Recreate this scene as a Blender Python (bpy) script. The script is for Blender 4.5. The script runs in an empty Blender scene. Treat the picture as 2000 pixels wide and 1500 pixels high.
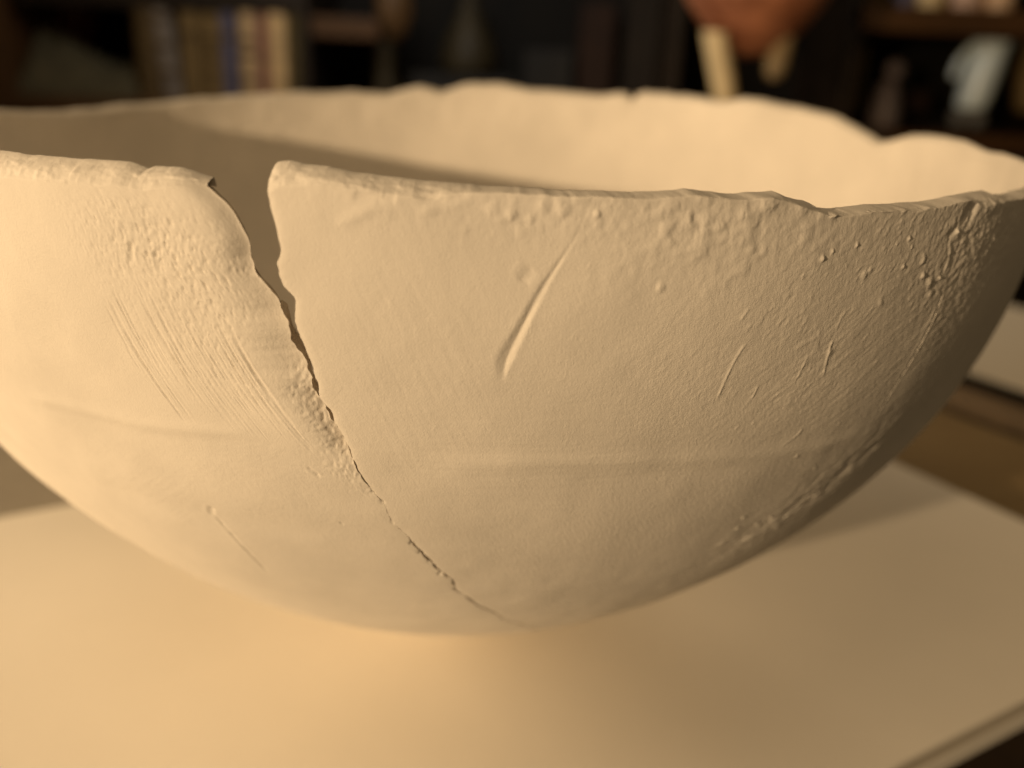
import bpy, math, random
import numpy as np

scene = bpy.context.scene
col = scene.collection
U = 0.15                     # bowl radius in metres; "R" below means this unit
MM = 1.0 / 150.0             # one millimetre in R

# ------------------------------------------------------------------ camera
CAM_C = np.array([0.110337, -1.839539, 1.170260])      # in R
F_PX, PITCH, ROLL = 1799.04, 0.343670, 0.042353     # focal length for a 2000 px wide frame


def rx(a):
    c, s = math.cos(a), math.sin(a)
    return np.array([[1, 0, 0], [0, c, -s], [0, s, c]])


def rz(a):
    c, s = math.cos(a), math.sin(a)
    return np.array([[c, -s, 0], [s, c, 0], [0, 0, 1]])


CAM_R = rx(math.pi / 2 - PITCH) @ rz(ROLL)
cam_data = bpy.data.cameras.new("camera")
cam = bpy.data.objects.new("camera", cam_data)
col.objects.link(cam)
M4 = np.eye(4)
M4[:3, :3] = CAM_R
M4[:3, 3] = CAM_C * U
from mathutils import Matrix, Vector
cam.matrix_world = Matrix(M4.tolist())
cam_data.sensor_width = 36.0
cam_data.lens = F_PX / 2000.0 * 36.0
cam_data.clip_start, cam_data.clip_end = 0.01, 50.0
cam_data.dof.use_dof = True
cam_data.dof.aperture_fstop = 8.8
cam_data.dof.aperture_blades = 0
scene.camera = cam

# ------------------------------------------------------------------ world and lamps
world = bpy.data.worlds.new("World")
scene.world = world
world.use_nodes = True
bg = world.node_tree.nodes["Background"]
bg.inputs[0].default_value = (1.0, 0.70, 0.365, 1)
bg.inputs[1].default_value = 0.065
scene.view_settings.view_transform = 'Standard'
scene.view_settings.look = 'None'
scene.view_settings.exposure = 0.22
scene.view_settings.gamma = 1.0
scene.cycles.max_bounces = 16
scene.cycles.diffuse_bounces = 12


def lamp(name, kind, loc, aim, energy, colour, size):
    d = bpy.data.lights.new(name, kind)
    d.energy = energy
    d.color = colour
    if kind == 'AREA':
        d.shape = 'DISK'
        d.size = size
    else:
        d.shadow_soft_size = size
    o = bpy.data.objects.new(name, d)
    col.objects.link(o)
    o.location = Vector(loc) * U
    o.rotation_euler = (Vector(aim) * U - o.location).to_track_quat('-Z', 'Y').to_euler()
    return o


WARM = (1.0, 0.70, 0.395)
key = lamp("table_lamp_light", 'SPOT', (-5.035, -6.217, 1.97), (-0.2, 0, 0.4), 37.5, WARM, 0.010)
key.data.spot_size = math.radians(42)
key.data.spot_blend = 0.35
lamp("window_light", 'AREA', (-5.0, 0.2, 1.6), (0, 0, 0.2), 2.15, WARM, 0.30)
lamp("overhead_fill", 'AREA', (-1.0, -3.0, 5.5), (0, 0, 0.2), 0.62, WARM, 0.30)  # added fill from above for the board, not a known lamp
lamp("front_fill", 'AREA', (0.6, -3.4, 0.7), (0, 0, 0.2), 0.05, WARM, 0.30)  # added weak fill from low in front, lifts the bowl's underside
lamp("back_fill", 'AREA', (1.0, 6.0, 4.0), (0, 0, 0.2), 1.5, WARM, 0.30)  # added back fill for the far side of the bowl and the table
lamp("shelf_fill", 'AREA', (-1.2, 4.6, 4.0), (0.6, 8.6, 0.7), 1.9, (1.0, 0.97, 0.90), 0.3)  # added lamp, only brightens the things on the shelves

# ------------------------------------------------------------------ helpers


def at(px, py, y):
    """metres: the point a photo pixel (2000 x 1500) shows at depth y (in R)"""
    d = CAM_R @ np.array([(px - 1000) / F_PX, -(py - 750) / F_PX, -1.0])
    return (CAM_C + d * ((y - CAM_C[1]) / d[1])) * U


def prop(o, label=None, cat=None, group=None, kind=None):
    if label: o["label"] = label
    if cat: o["category"] = cat
    if group: o["group"] = group
    if kind: o["kind"] = kind
    return o


def empty(name, loc, label=None, cat=None, group=None):
    o = bpy.data.objects.new(name, None)
    o.empty_display_size = 0.02
    o.location = loc
    col.objects.link(o)
    return prop(o, label, cat, group)


def link(name, mesh, mat=None, parent=None):
    o = bpy.data.objects.new(name, mesh)
    col.objects.link(o)
    if mat and not mesh.materials: mesh.materials.append(mat)
    if parent:
        o.parent = parent
        o.matrix_parent_inverse = Matrix.Translation(-parent.location) if parent.type == 'EMPTY' and not parent.parent else Matrix.Identity(4)
    return o


def raw_mesh(name, V, F, smooth=True):
    """V (n,3), F list of arrays of quads / tris (m,k)"""
    me = bpy.data.meshes.new(name)
    V = np.asarray(V, np.float32)
    me.vertices.add(len(V))
    me.vertices.foreach_set("co", V.ravel())
    loops = np.concatenate([f.ravel() for f in F]).astype(np.int32)
    tot = np.concatenate([np.full(len(f), f.shape[1], np.int32) for f in F])
    start = np.concatenate([[0], np.cumsum(tot)[:-1]]).astype(np.int32)
    me.loops.add(len(loops))
    me.loops.foreach_set("vertex_index", loops)
    me.polygons.add(len(tot))
    me.polygons.foreach_set("loop_start", start)
    me.polygons.foreach_set("use_smooth", np.full(len(tot), smooth))
    me.update(calc_edges=True)
    me.validate()
    return me


def grid_faces(nr, nc, base=0, flip=False, wrap=False):
    i = np.arange(nr - 1)[:, None]
    j = np.arange(nc if wrap else nc - 1)[None, :]
    j2 = (j + 1) % nc
    a, b, c, d = i * nc + j, i * nc + j2, (i + 1) * nc + j2, (i + 1) * nc + j
    q = np.stack([a, b, c, d] if not flip else [d, c, b, a], -1).reshape(-1, 4)
    return q + base


_T = np.random.RandomState(7).rand(64, 256, 256).astype(np.float32)


def vnoise(x, y, seed=0):
    """smooth value noise, -1..1"""
    T = _T[seed % 64]
    xi, yi = np.floor(x).astype(np.int64), np.floor(y).astype(np.int64)
    fx, fy = (x - xi), (y - yi)
    fx = fx * fx * fx * (fx * (fx * 6 - 15) + 10)
    fy = fy * fy * fy * (fy * (fy * 6 - 15) + 10)
    x0, y0, x1, y1 = xi & 255, yi & 255, (xi + 1) & 255, (yi + 1) & 255
    a, b, c, d = T[x0, y0], T[x1, y0], T[x0, y1], T[x1, y1]
    return ((a + (b - a) * fx) * (1 - fy) + (c + (d - c) * fx) * fy) * 2 - 1


def fbm(x, y, seed=0, octaves=3, gain=0.5):
    out, amp = 0.0, 1.0
    for k in range(octaves):
        out = out + amp * vnoise(x * 2 ** k + 17.3 * k, y * 2 ** k - 9.1 * k, seed + k)
        amp *= gain
    return out


def sstep(a, b, x):
    t = np.clip((x - a) / (b - a), 0, 1)
    return t * t * (3 - 2 * t)


def mat(name, base, rough=0.8, var=0.12, scale=30.0, bump=0.0, bump_scale=300.0, spec=0.3, second=None, stretch=(1, 1, 1), metal=0.0, bump_dist=0.001):
    m = bpy.data.materials.new(name)
    m.use_nodes = True
    nt = m.node_tree
    b = nt.nodes["Principled BSDF"]
    b.inputs["Roughness"].default_value = rough
    b.inputs["Specular IOR Level"].default_value = spec
    b.inputs["Metallic"].default_value = metal
    tc = nt.nodes.new("ShaderNodeTexCoord")
    mp = nt.nodes.new("ShaderNodeMapping")
    mp.inputs["Scale"].default_value = stretch
    nt.links.new(tc.outputs["Object"], mp.inputs["Vector"])
    n = nt.nodes.new("ShaderNodeTexNoise")
    n.inputs["Scale"].default_value = scale
    n.inputs["Detail"].default_value = 6
    n.inputs["Roughness"].default_value = 0.6
    nt.links.new(mp.outputs[0], n.inputs["Vector"])
    r = nt.nodes.new("ShaderNodeValToRGB")
    r.color_ramp.elements[0].position = 0.3
    r.color_ramp.elements[1].position = 0.7
    lo = second or tuple(c * (1 - var) for c in base)
    hi = base if second else tuple(min(1, c * (1 + var * 0.6)) for c in base)
    r.color_ramp.elements[0].color = (*lo, 1)
    r.color_ramp.elements[1].color = (*hi, 1)
    nt.links.new(n.outputs["Fac"], r.inputs[0])
    nt.links.new(r.outputs[0], b.inputs["Base Color"])
    if bump:
        n2 = nt.nodes.new("ShaderNodeTexNoise")
        n2.inputs["Scale"].default_value = bump_scale
        n2.inputs["Detail"].default_value = 5
        nt.links.new(mp.outputs[0], n2.inputs["Vector"])
        bp = nt.nodes.new("ShaderNodeBump")
        bp.inputs["Strength"].default_value = bump
        bp.inputs["Distance"].default_value = bump_dist
        nt.links.new(n2.outputs["Fac"], bp.inputs["Height"])
        nt.links.new(bp.outputs[0], b.inputs["Normal"])
    return m


M_CLAY = mat("dry_plaster_clay", (0.87, 0.825, 0.755), rough=0.95, var=0.10, scale=30, bump=0.8, bump_scale=3600, spec=0.12, bump_dist=0.00009)
M_BREAK = mat("break_face_clay", (0.58, 0.51, 0.42), rough=0.95, var=0.18, scale=160, bump=0.9, bump_scale=2400, spec=0.1, bump_dist=0.0002)  # darker, browner tone than the outer clay, for the break faces
M_BOARD = mat("white_board_paper", (0.88, 0.84, 0.76), rough=0.7, var=0.025, scale=18, bump=0.25, bump_scale=1100, spec=0.25, bump_dist=0.0002)
M_CORE = mat("foam_core", (0.66, 0.60, 0.50), rough=0.9, var=0.10, scale=60, bump=0.3, bump_scale=700, stretch=(1, 1, 6))
M_TABLE = mat("varnished_table_wood", (0.31, 0.225, 0.115), rough=0.45, var=0.25, scale=9, second=(0.25, 0.175, 0.085), stretch=(1, 9, 9), bump=0.1, bump_scale=200)
M_TRIM = mat("pale_edge_wood", (0.24, 0.17, 0.10), rough=0.5, var=0.2, scale=14, stretch=(1, 8, 8))
M_PALE = mat("pale_painted_top", (0.70, 0.63, 0.50), rough=0.6, var=0.05, scale=8)
M_LINEN = mat("grey_brown_linen", (0.34, 0.31, 0.26), rough=0.95, var=0.12, scale=40, bump=0.4, bump_scale=1200)
M_DARK = mat("dark_stained_wood", (0.018, 0.010, 0.004), rough=0.6, var=0.35, scale=12, stretch=(1, 1, 6))
M_SHELF = mat("brown_shelf_wood", (0.085, 0.038, 0.012), rough=0.55, var=0.3, scale=12, stretch=(1, 6, 6))
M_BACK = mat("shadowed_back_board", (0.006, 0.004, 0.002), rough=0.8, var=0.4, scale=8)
M_FLOOR = mat("dark_floor", (0.03, 0.022, 0.014), rough=0.7, var=0.3, scale=4)

# ------------------------------------------------------------------ marks measured on the bowl: (angle in rad, height in R)
PEAK_WIDE = [(-1.6997, 1.0514), (-1.6960, 1.0633), (-1.6898, 1.0678), (-1.6771, 1.0694), (-1.6599, 1.0666), (-1.6402, 1.0657), (-1.6110, 1.0615), (-1.5819, 1.0595), (-1.5384, 1.0566), (-1.5143, 1.0551), (-1.4657, 1.0538), (-1.4362, 1.0526), (-1.4012, 1.0519), (-1.3656, 1.0520), (-1.3395, 1.0513), (-1.3129, 1.0520), (-1.2914, 1.0540), (-1.2574, 1.0510), (-1.2339, 1.0494), (-1.2102, 1.0512), (-1.1907, 1.0525), (-1.1841, 1.0504), (-1.1785, 1.0473), (-1.1651, 1.0445), (-1.1480, 1.0416), (-1.1366, 1.0351), (-1.1152, 1.0329), (-1.0935, 1.0332), (-1.0556, 1.0351), (-0.9672, 1.0335), (-0.9164, 1.0371), (-0.8562, 1.0396), (-0.8199, 1.0386), (-0.8005, 1.0325), (-0.7536, 1.0298), (-0.7094, 1.0297), (-0.6502, 1.0283)]
PEAK_NARROW = [(-2.0162, 1.0569), (-1.9708, 1.0563), (-1.9091, 1.0569), (-1.8531, 1.0579), (-1.8402, 1.0569), (-1.8272, 1.0534), (-1.8183, 1.0564), (-1.7985, 1.0572), (-1.7892, 1.0569), (-1.7816, 1.0550)]
EDGE_WIDE = [(-1.6897, 1.0445), (-1.6799, 1.0469), (-1.6534, 1.0511), (-1.6345, 1.0502), (-1.6065, 1.0498), (-1.5879, 1.0469), (-1.5601, 1.0454), (-1.5370, 1.0449), (-1.5140, 1.0498), (-1.4862, 1.0521), (-1.4205, 1.0519), (-1.3723, 1.0527), (-1.3222, 1.0523), (-1.2133, 1.0505), (-1.1855, 1.0442), (-1.1558, 1.0355), (-1.1353, 1.0308), (-1.1154, 1.0323), (-1.0804, 1.0347), (-0.9998, 1.0334), (-0.9434, 1.0343), (-0.9003, 1.0353), (-0.8651, 1.0255), (-0.8317, 1.0273), (-0.7474, 1.0296)]
EDGE_NARROW = [(-1.9912, 1.0360), (-1.9223, 1.0374), (-1.8611, 1.0375), (-1.8213, 1.0386), (-1.8047, 1.0398), (-1.7830, 1.0432), (-1.7672, 1.0443)]
PEAK_BACK = [(3.0092, 1.0211), (2.8998, 1.0121), (2.8072, 1.0094), (2.7000, 1.0127), (2.6240, 1.0178), (2.5039, 1.0230), (2.3990, 1.0310), (2.3244, 1.0348), (2.2497, 1.0404), (2.1601, 1.0453), (2.1002, 1.0489), (2.0404, 1.0472), (1.9652, 1.0543), (1.9051, 1.0502), (1.8598, 1.0486), (1.8144, 1.0626), (1.7691, 1.0739), (1.7312, 1.0681), (1.7053, 1.0590), (1.6705, 1.0702), (1.6404, 1.0813), (1.6025, 1.0870), (1.5264, 1.0886), (1.4804, 1.0848), (1.4494, 1.0762), (1.3727, 1.0768), (1.2647, 1.0734), (1.2031, 1.0751), (1.1650, 1.0825), (1.1444, 1.0767), (1.1289, 1.0595), (1.1214, 1.0793), (1.0959, 1.0888), (1.0024, 1.0855), (0.9241, 1.0831), (0.8840, 1.0761), (0.8370, 1.0776), (0.7990, 1.0876), (0.7516, 1.0877), (0.6869, 1.0815), (0.6217, 1.0756), (0.5554, 1.0690), (0.4875, 1.0594), (0.4425, 1.0452), (0.3969, 1.0328), (0.3494, 1.0176), (0.3234, 1.0189), (0.2746, 1.0343), (0.2052, 1.0456), (0.1296, 1.0467), (0.0274, 1.0454), (-0.0190, 1.0398), (-0.0798, 1.0359), (-0.1425, 1.0389), (-0.2694, 1.0390)]
BREAK_NARROW = [(-1.7579, 1.0449), (-1.7512, 1.0397), (-1.7378, 1.0284), (-1.7302, 1.0157), (-1.7250, 1.0055), (-1.7207, 0.9961), (-1.7184, 0.9816), (-1.7165, 0.9743), (-1.7130, 0.9621), (-1.7002, 0.9453), (-1.6948, 0.9369), (-1.6911, 0.9278), (-1.6838, 0.9119), (-1.6823, 0.8908), (-1.6764, 0.8812), (-1.6700, 0.8716), (-1.6668, 0.8569), (-1.6647, 0.8417), (-1.6548, 0.8181), (-1.6451, 0.7966), (-1.6353, 0.7782), (-1.6250, 0.7512)]
BREAK_WIDE = [(-1.6908, 1.0499), (-1.6905, 1.0384), (-1.6897, 1.0268), (-1.6864, 1.0152), (-1.6842, 1.0025), (-1.6830, 0.9904), (-1.6855, 0.9765), (-1.6849, 0.9641), (-1.6821, 0.9543), (-1.6719, 0.9437), (-1.6715, 0.9293), (-1.6720, 0.9107), (-1.6654, 0.8921), (-1.6599, 0.8730), (-1.6570, 0.8542), (-1.6554, 0.8382), (-1.6456, 0.8226), (-1.6385, 0.8004), (-1.6304, 0.7765), (-1.6233, 0.7513)]
HAIRLINE = [(-1.6108, 0.7181), (-1.5974, 0.7009), (-1.5915, 0.6702), (-1.5777, 0.6522), (-1.5675, 0.6309), (-1.5571, 0.6142), (-1.5456, 0.5944), (-1.5314, 0.5706), (-1.5161, 0.5535), (-1.5105, 0.5248), (-1.4905, 0.5036), (-1.4738, 0.4796), (-1.4384, 0.4467), (-1.4018, 0.4040), (-1.3548, 0.3658), (-1.2993, 0.3178)]
STROKES = [
 ([(-1.3958, 1.0402), (-1.3998, 1.0293), (-1.4042, 1.0159), (-1.4146, 0.9974), (-1.4256, 0.9780), (-1.4378, 0.9552), (-1.4513, 0.9238), (-1.4628, 0.8955), (-1.4675, 0.8775), (-1.4686, 0.8602)], 1.00, 0.460, 'gash', 1),
 ([(-1.2058, 0.9033), (-1.2137, 0.8923), (-1.2200, 0.8756), (-1.2252, 0.8522), (-1.2280, 0.8304)], 0.20, 0.104, 'ridge', 1),
 ([(-1.0886, 0.8949), (-1.0918, 0.8855), (-1.0910, 0.8736), (-1.0894, 0.8601), (-1.0868, 0.8450)], 0.20, 0.104, 'ridge', 1),
 ([(-1.1057, 0.9009), (-1.1259, 0.8944), (-1.1452, 0.8848)], 0.23, 0.080, 'ridge', 1),
 ([(-1.1207, 0.8793), (-1.1245, 0.8598), (-1.1288, 0.8424)], 0.20, 0.080, 'ridge', 1),
 ([(-1.1783, 0.8479), (-1.1813, 0.8322), (-1.1868, 0.8243), (-1.1922, 0.8143)], 0.19, 0.080, 'ridge', 1),
 ([(-1.1498, 0.8220), (-1.1547, 0.8159), (-1.1592, 0.8111)], 0.19, 0.080, 'ridge', 1),
 ([(-1.1235, 0.8200), (-1.1326, 0.8151)], 0.19, 0.064, 'ridge', 1),
 ([(-1.0846, 0.7786), (-1.0905, 0.7663), (-1.0996, 0.7604), (-1.1086, 0.7528)], 0.20, 0.088, 'ridge', 1),
 ([(-1.1861, 0.7967), (-1.1902, 0.7889)], 0.19, 0.064, 'ridge', 1),
 ([(-1.2141, 0.9388), (-1.2182, 0.9324), (-1.2224, 0.9243)], 0.23, 0.080, 'ridge', 1),
 ([(-1.2074, 0.9200), (-1.2138, 0.9108)], 0.23, 0.064, 'ridge', 1),
 ([(-1.0790, 0.9291), (-1.0893, 0.9154), (-1.0888, 0.8974)], 0.23, 0.056, 'ridge', 1),
 ([(-1.0329, 0.8943), (-1.0442, 0.8819)], 0.23, 0.072, 'ridge', 1),
 ([(-0.9333, 0.9924), (-0.9236, 0.9786), (-0.9215, 0.9676), (-0.9254, 0.9559)], 0.30, 0.140, 'ridge', 1),
 ([(-0.9794, 0.9816), (-0.9730, 0.9752), (-0.9785, 0.9681)], 0.35, 0.160, 'ridge', 1),
 ([(-0.9183, 0.9367), (-0.9149, 0.9269), (-0.9155, 0.9072), (-0.9226, 0.8762), (-0.9309, 0.8367), (-0.9436, 0.8019), (-0.9469, 0.7604)], 0.26, 0.220, 'groove', 1),
 ([(-0.7746, 0.8437), (-0.7783, 0.8333), (-0.7868, 0.8185), (-0.7918, 0.8044)], 0.23, 0.112, 'ridge', 1),
 ([(-0.8018, 0.7880), (-0.7991, 0.7675)], 0.23, 0.096, 'ridge', 1),
 ([(-0.8155, 0.7413), (-0.8521, 0.7406), (-0.9115, 0.7412), (-0.9941, 0.7486), (-1.0414, 0.7442), (-1.1060, 0.7478), (-1.2025, 0.7559), (-1.3034, 0.7632), (-1.4519, 0.7687), (-1.5645, 0.7601)], 2.00, 0.220, 'wheel', 1),
 ([(-0.8786, 0.7214), (-0.9086, 0.6956), (-0.9391, 0.6678), (-0.9625, 0.6381)], 1.20, 0.160, 'groove', 1),
 ([(-0.9454, 0.6787), (-0.9706, 0.6578), (-0.9956, 0.6378), (-1.0131, 0.6102)], 0.80, 0.160, 'groove', 1),
 ([(-2.0743, 0.7708), (-2.0175, 0.7746), (-1.9272, 0.7741), (-1.8832, 0.7701), (-1.8090, 0.7774), (-1.7220, 0.7828)], 1.50, 0.170, 'wheel', 1),
 ([(-1.6284, 1.0162), (-1.6117, 1.0241), (-1.5974, 1.0327), (-1.5833, 1.0389)], 0.90, 0.220, 'ridge', 1),
 ([(-1.5842, 1.0489), (-1.5777, 1.0469), (-1.5712, 1.0449)], 1.40, 0.200, 'groove', 1),
 ([(-1.5532, 1.0447), (-1.5370, 1.0458), (-1.5209, 1.0487), (-1.5057, 1.0533)], 0.80, 0.220, 'groove', 1),
 ([(-1.6112, 1.0459), (-1.5972, 1.0428), (-1.5833, 1.0407)], 0.80, 0.180, 'groove', 1),
 ([(-1.8361, 0.6557), (-1.8287, 0.6343), (-1.8207, 0.6107), (-1.8115, 0.5776), (-1.8071, 0.5491), (-1.8043, 0.5224)], 0.40, 0.160, 'groove', 1),
 ([(-1.6815, 0.7458), (-1.6751, 0.7414), (-1.6679, 0.7340)], 0.32, 0.200, 'groove', 1),
 ([(-1.8281, 0.6601), (-1.8369, 0.6492), (-1.8374, 0.6417)], 0.50, 0.200, 'groove', 1),
 ([(-1.8374, 0.9866), (-1.8383, 0.9739), (-1.8389, 0.9636)], 0.40, 0.240, 'groove', 1),
 ([(-1.8111, 0.9800), (-1.8102, 0.9710)], 0.40, 0.220, 'groove', 1),
 ([(-1.4552, 0.9676), (-1.4498, 0.9762), (-1.4444, 0.9823)], 0.90, 0.160, 'groove', 1),
 ([(-0.9202, 1.0089), (-0.9282, 1.0025), (-0.9376, 0.9951)], 0.80, 0.200, 'groove', 1),
 ([(-0.8702, 1.0358), (-0.8552, 1.0372), (-0.8369, 1.0366)], 1.00, 0.500, 'groove', 1)]
PIPS = [(-0.8981, 1.0224, 1.70, -0.60), (-0.8890, 1.0311, 1.00, -0.35), (-0.9097, 1.0151, 1.00, -0.30), (-1.1314, 1.0343, 0.85, 0.90), (-1.0810, 1.0373, 0.50, 0.40), (-0.9447, 1.0378, 0.60, 0.50), (-0.8412, 1.0315, 0.70, 0.70), (-1.5688, 0.6308, 0.40, -0.50), (-1.5578, 0.6132, 0.45, -0.50), (-1.5477, 0.5943, 0.35, -0.40), (-1.5329, 0.5668, 0.50, -0.60), (-1.5121, 0.5276, 0.35, -0.40), (-1.4895, 0.5003, 0.40, -0.40), (-1.4600, 0.4643, 0.40, -0.40), (-1.4151, 0.4164, 0.50, -0.50), (-1.3826, 0.3859, 0.45, -0.50), (-1.3333, 0.3428, 0.40, -0.40), (-1.6094, 0.7151, 0.30, -0.30), (-1.5986, 0.7017, 0.35, -0.35), (-1.5904, 0.6685, 0.30, -0.30), (-1.1351, 0.9862, 0.42, 0.40), (-1.1232, 0.9931, 0.28, 0.26), (-1.0900, 0.9984, 0.32, 0.28), (-1.0097, 1.0002, 0.36, 0.32), (-1.0018, 0.9901, 0.28, 0.22), (-0.9682, 0.9553, 0.50, 0.50), (-0.9324, 0.9487, 0.34, 0.36), (-1.0088, 0.9689, 0.34, 0.30), (-0.9504, 0.9451, 0.80, 0.32), (-0.9405, 0.9318, 0.70, 0.25), (-0.8202, 0.9847, 0.30, 0.30), (-0.9192, 1.0018, 0.40, 0.35), (-0.7763, 0.9316, 0.25, 0.25), (-1.3171, 0.9633, 0.60, 0.25), (-1.3875, 1.0342, 0.50, 0.34), (-1.4196, 1.0365, 0.90, 0.25), (-1.4388, 1.0394, 0.90, 0.20), (-1.4668, 1.0318, 0.80, 0.22), (-1.4857, 1.0369, 0.90, 0.22), (-1.4501, 1.0275, 0.70, 0.20), (-1.2774, 1.0286, 1.10, 0.25), (-1.2655, 1.0211, 0.80, 0.20), (-1.2982, 1.0239, 1.00, 0.20), (-1.2125, 1.0451, 1.60, 0.35), (-1.1707, 1.0409, 1.20, 0.30), (-1.2394, 1.0331, 1.20, 0.20), (-1.0693, 0.9640, 0.60, 0.18), (-1.0616, 0.9690, 0.50, 0.15), (-1.0315, 0.9306, 0.60, 0.15), (-1.0896, 0.8759, 0.70, 0.15), (-1.0721, 0.7337, 0.40, 0.20), (-1.0165, 0.7019, 0.35, 0.20), (-1.0975, 0.6332, 0.50, 0.25), (-1.0537, 0.6093, 0.70, 0.22), (-1.0343, 0.6164, 0.60, 0.20), (-1.0945, 0.6119, 0.60, 0.20), (-1.0993, 0.5802, 0.70, 0.16), (-1.6541, 0.6616, 0.28, -0.22), (-1.7127, 0.9656, 0.45, 0.30), (-1.7112, 0.9597, 0.40, 0.25)]
BRUSH_START = [(-1.8906, 0.9423), (-1.8671, 0.9503), (-1.8451, 0.9552), (-1.8218, 0.9550), (-1.7999, 0.9504), (-1.7792, 0.9410), (-1.7585, 0.9325), (-1.7436, 0.9233)]
BRUSH_END = [(-1.8337, 0.8014), (-1.8045, 0.7928), (-1.7750, 0.7872), (-1.7484, 0.7841), (-1.7217, 0.7841), (-1.6993, 0.7787), (-1.6775, 0.7702), (-1.6611, 0.7635)]
C_PITTED = (-1.8060, 0.9844)
C_PITTED2 = (-1.7648, 0.9266)
C_GRIT = (-1.0547, 0.9269)
C_GRAIN = (-1.1337, 0.6877)
C_RIMBUMP = (-1.3952, 1.0332)
C_UNDER = (-0.9865, 0.6282)
FOCUS = (-1.2217, 0.8823)
# ------------------------------------------------------------------ the bowl
BH, BA, BB = 1.054455, 2.270438, 1.237052          # height and the two exponents of the bowl's profile
WALL = 0.031                                       # wall thickness in R


def prof_r(z):
    z = np.clip(z, 0, BH)
    c = np.clip(1 - z / BH, 0, 1) ** (BA / 2)
    return np.maximum(1 - c * c, 0) ** (1 / BB)


_v = np.linspace(0, 1, 6001) ** 2 * 1.2
_r = prof_r(_v)
_s = np.concatenate([[0], np.cumsum(np.hypot(np.diff(_v), np.diff(_r)))])


def s_of_z(z): return np.interp(z, _v, _s)
def z_of_s(s): return np.interp(s, _s, _v)


_nr, _nz = np.gradient(_v, _s), -np.gradient(_r, _s)
_k = np.hypot(_nr, _nz) + 1e-9
_nr, _nz = _nr / _k, _nz / _k
_ker = np.ones(41) / 41
_nr = np.convolve(np.pad(_nr, 20, mode='edge'), _ker, 'valid')
_nz = np.convolve(np.pad(_nz, 20, mode='edge'), _ker, 'valid')


def point(theta, s, off):
    """point on the bowl at angle theta, arc length s, moved off (R) along the outward normal"""
    z, r = np.interp(s, _s, _v), np.interp(s, _s, _r)
    nr, nz = np.interp(s, _s, _nr), np.interp(s, _s, _nz)
    rr = np.maximum(r + off * nr, 0)
    zz = z + off * nz
    zz = zz * sstep(0.05, 0.13, r)                      # a small flat foot under the bowl
    zz = np.where(off < -0.01, np.maximum(zz, 0.02), zz)
    return np.stack([rr * np.cos(theta), rr * np.sin(theta), zz], -1) * U


def table(*lists):
    a = np.array(sorted(sum(lists, [])))
    return a[:, 0], a[:, 1]


TWO = 2 * math.pi
CORNER = [(-1.7600, 1.0500), (-1.7200, 1.0430)]        # where the narrow shard's rim runs into the break
pk_t, pk_z = table(PEAK_WIDE, PEAK_NARROW, CORNER, PEAK_BACK, [(t - TWO, z) for t, z in PEAK_BACK])
ed_t, ed_z = table(EDGE_WIDE, EDGE_NARROW, [(t, z - 0.006) for t, z in CORNER], [(t, z - 0.012) for t, z in PEAK_BACK], [(t - TWO, z - 0.012) for t, z in PEAK_BACK])


def rim_peak(t):
    return np.interp(t, pk_t, pk_z) + 0.0007 * fbm(t * 45, t * 0 + 3.3, 5, 3) + 0.0013 * sstep(0.0, 0.3, np.sin(t)) * fbm(t * 34, t * 0 + 6.1, 11, 3)


def rim_edge(t):
    return np.minimum(np.interp(t, ed_t, ed_z), rim_peak(t) - 0.002) + 0.0016 * fbm(t * 26, t * 0 + 7.7, 9, 4) - 0.008 * np.clip(vnoise(t * 33, t * 0 + 1.1, 13) - 0.5, 0, 1)


# the break between the two shards: angle as a function of height
bn = np.array(BREAK_NARROW)[::-1]
bw = np.array(BREAK_WIDE)[::-1]
hl = np.array(HAIRLINE)[::-1]
low = np.array([(-1.00, 0.0), (-1.10, 0.12), (-1.22, 0.24)])
bw[:, 0] = np.maximum(bw[:, 0], np.interp(bw[:, 1], bn[:, 1], bn[:, 0]) + 0.0010)
BN = np.vstack([low, hl, bn]); BW = np.vstack([low, hl, bw])


def crack_gap(z):
    """half width (rad) of the hairline below the open break; wide where the edge has crumbled"""
    n = 0.5 + 0.5 * vnoise(z * 95, z * 0 + 1.7, 21)
    m = 0.5 + 0.5 * vnoise(z * 210, z * 0 + 4.7, 22)
    crumbled = sstep(0.645, 0.625, z) * sstep(0.30, 0.325, z)
    upper = sstep(0.675, 0.70, z)
    return 0.00025 + 0.0006 * (m > 0.62) * upper + crumbled * (0.0003 + 0.0012 * (m > 0.35) + 0.0062 * np.clip(n * 0.6 + m * 0.4 - 0.42, 0, 1))


def edge_narrow(z):
    j = (0.0007 * fbm(z * 70, z * 0 + 2.2, 31, 3) + 0.0011 * fbm(z * 190, z * 0 + 6.6, 32, 2) * sstep(0.95, 0.90, z)) * sstep(0.75, 0.80, z) + 0.0011 * fbm(z * 90, z * 0 + 5.2, 33, 3)
    return np.interp(z, BN[:, 1], BN[:, 0]) + j - crack_gap(z) * 0.9 * sstep(0.77, 0.73, z)


def edge_wide(z):
    j = 0.0011 * fbm(z * 90, z * 0 + 5.2, 33, 3) + 0.0006 * fbm(z * 120, z * 0 + 8.2, 37, 2)
    return np.interp(z, BW[:, 1], BW[:, 0]) + j + crack_gap(z) * 0.6 * sstep(0.77, 0.73, z)


def blob(th, s, c, rt, rs, tilt=0.0):
    x = (th - c[0]); y = (s - s_of_z(c[1]))
    ca, sa = math.cos(tilt), math.sin(tilt)
    u, v = (x * ca + y * sa) / rt, (-x * sa + y * ca) / rs
    return np.exp(-(u * u + v * v))


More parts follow.
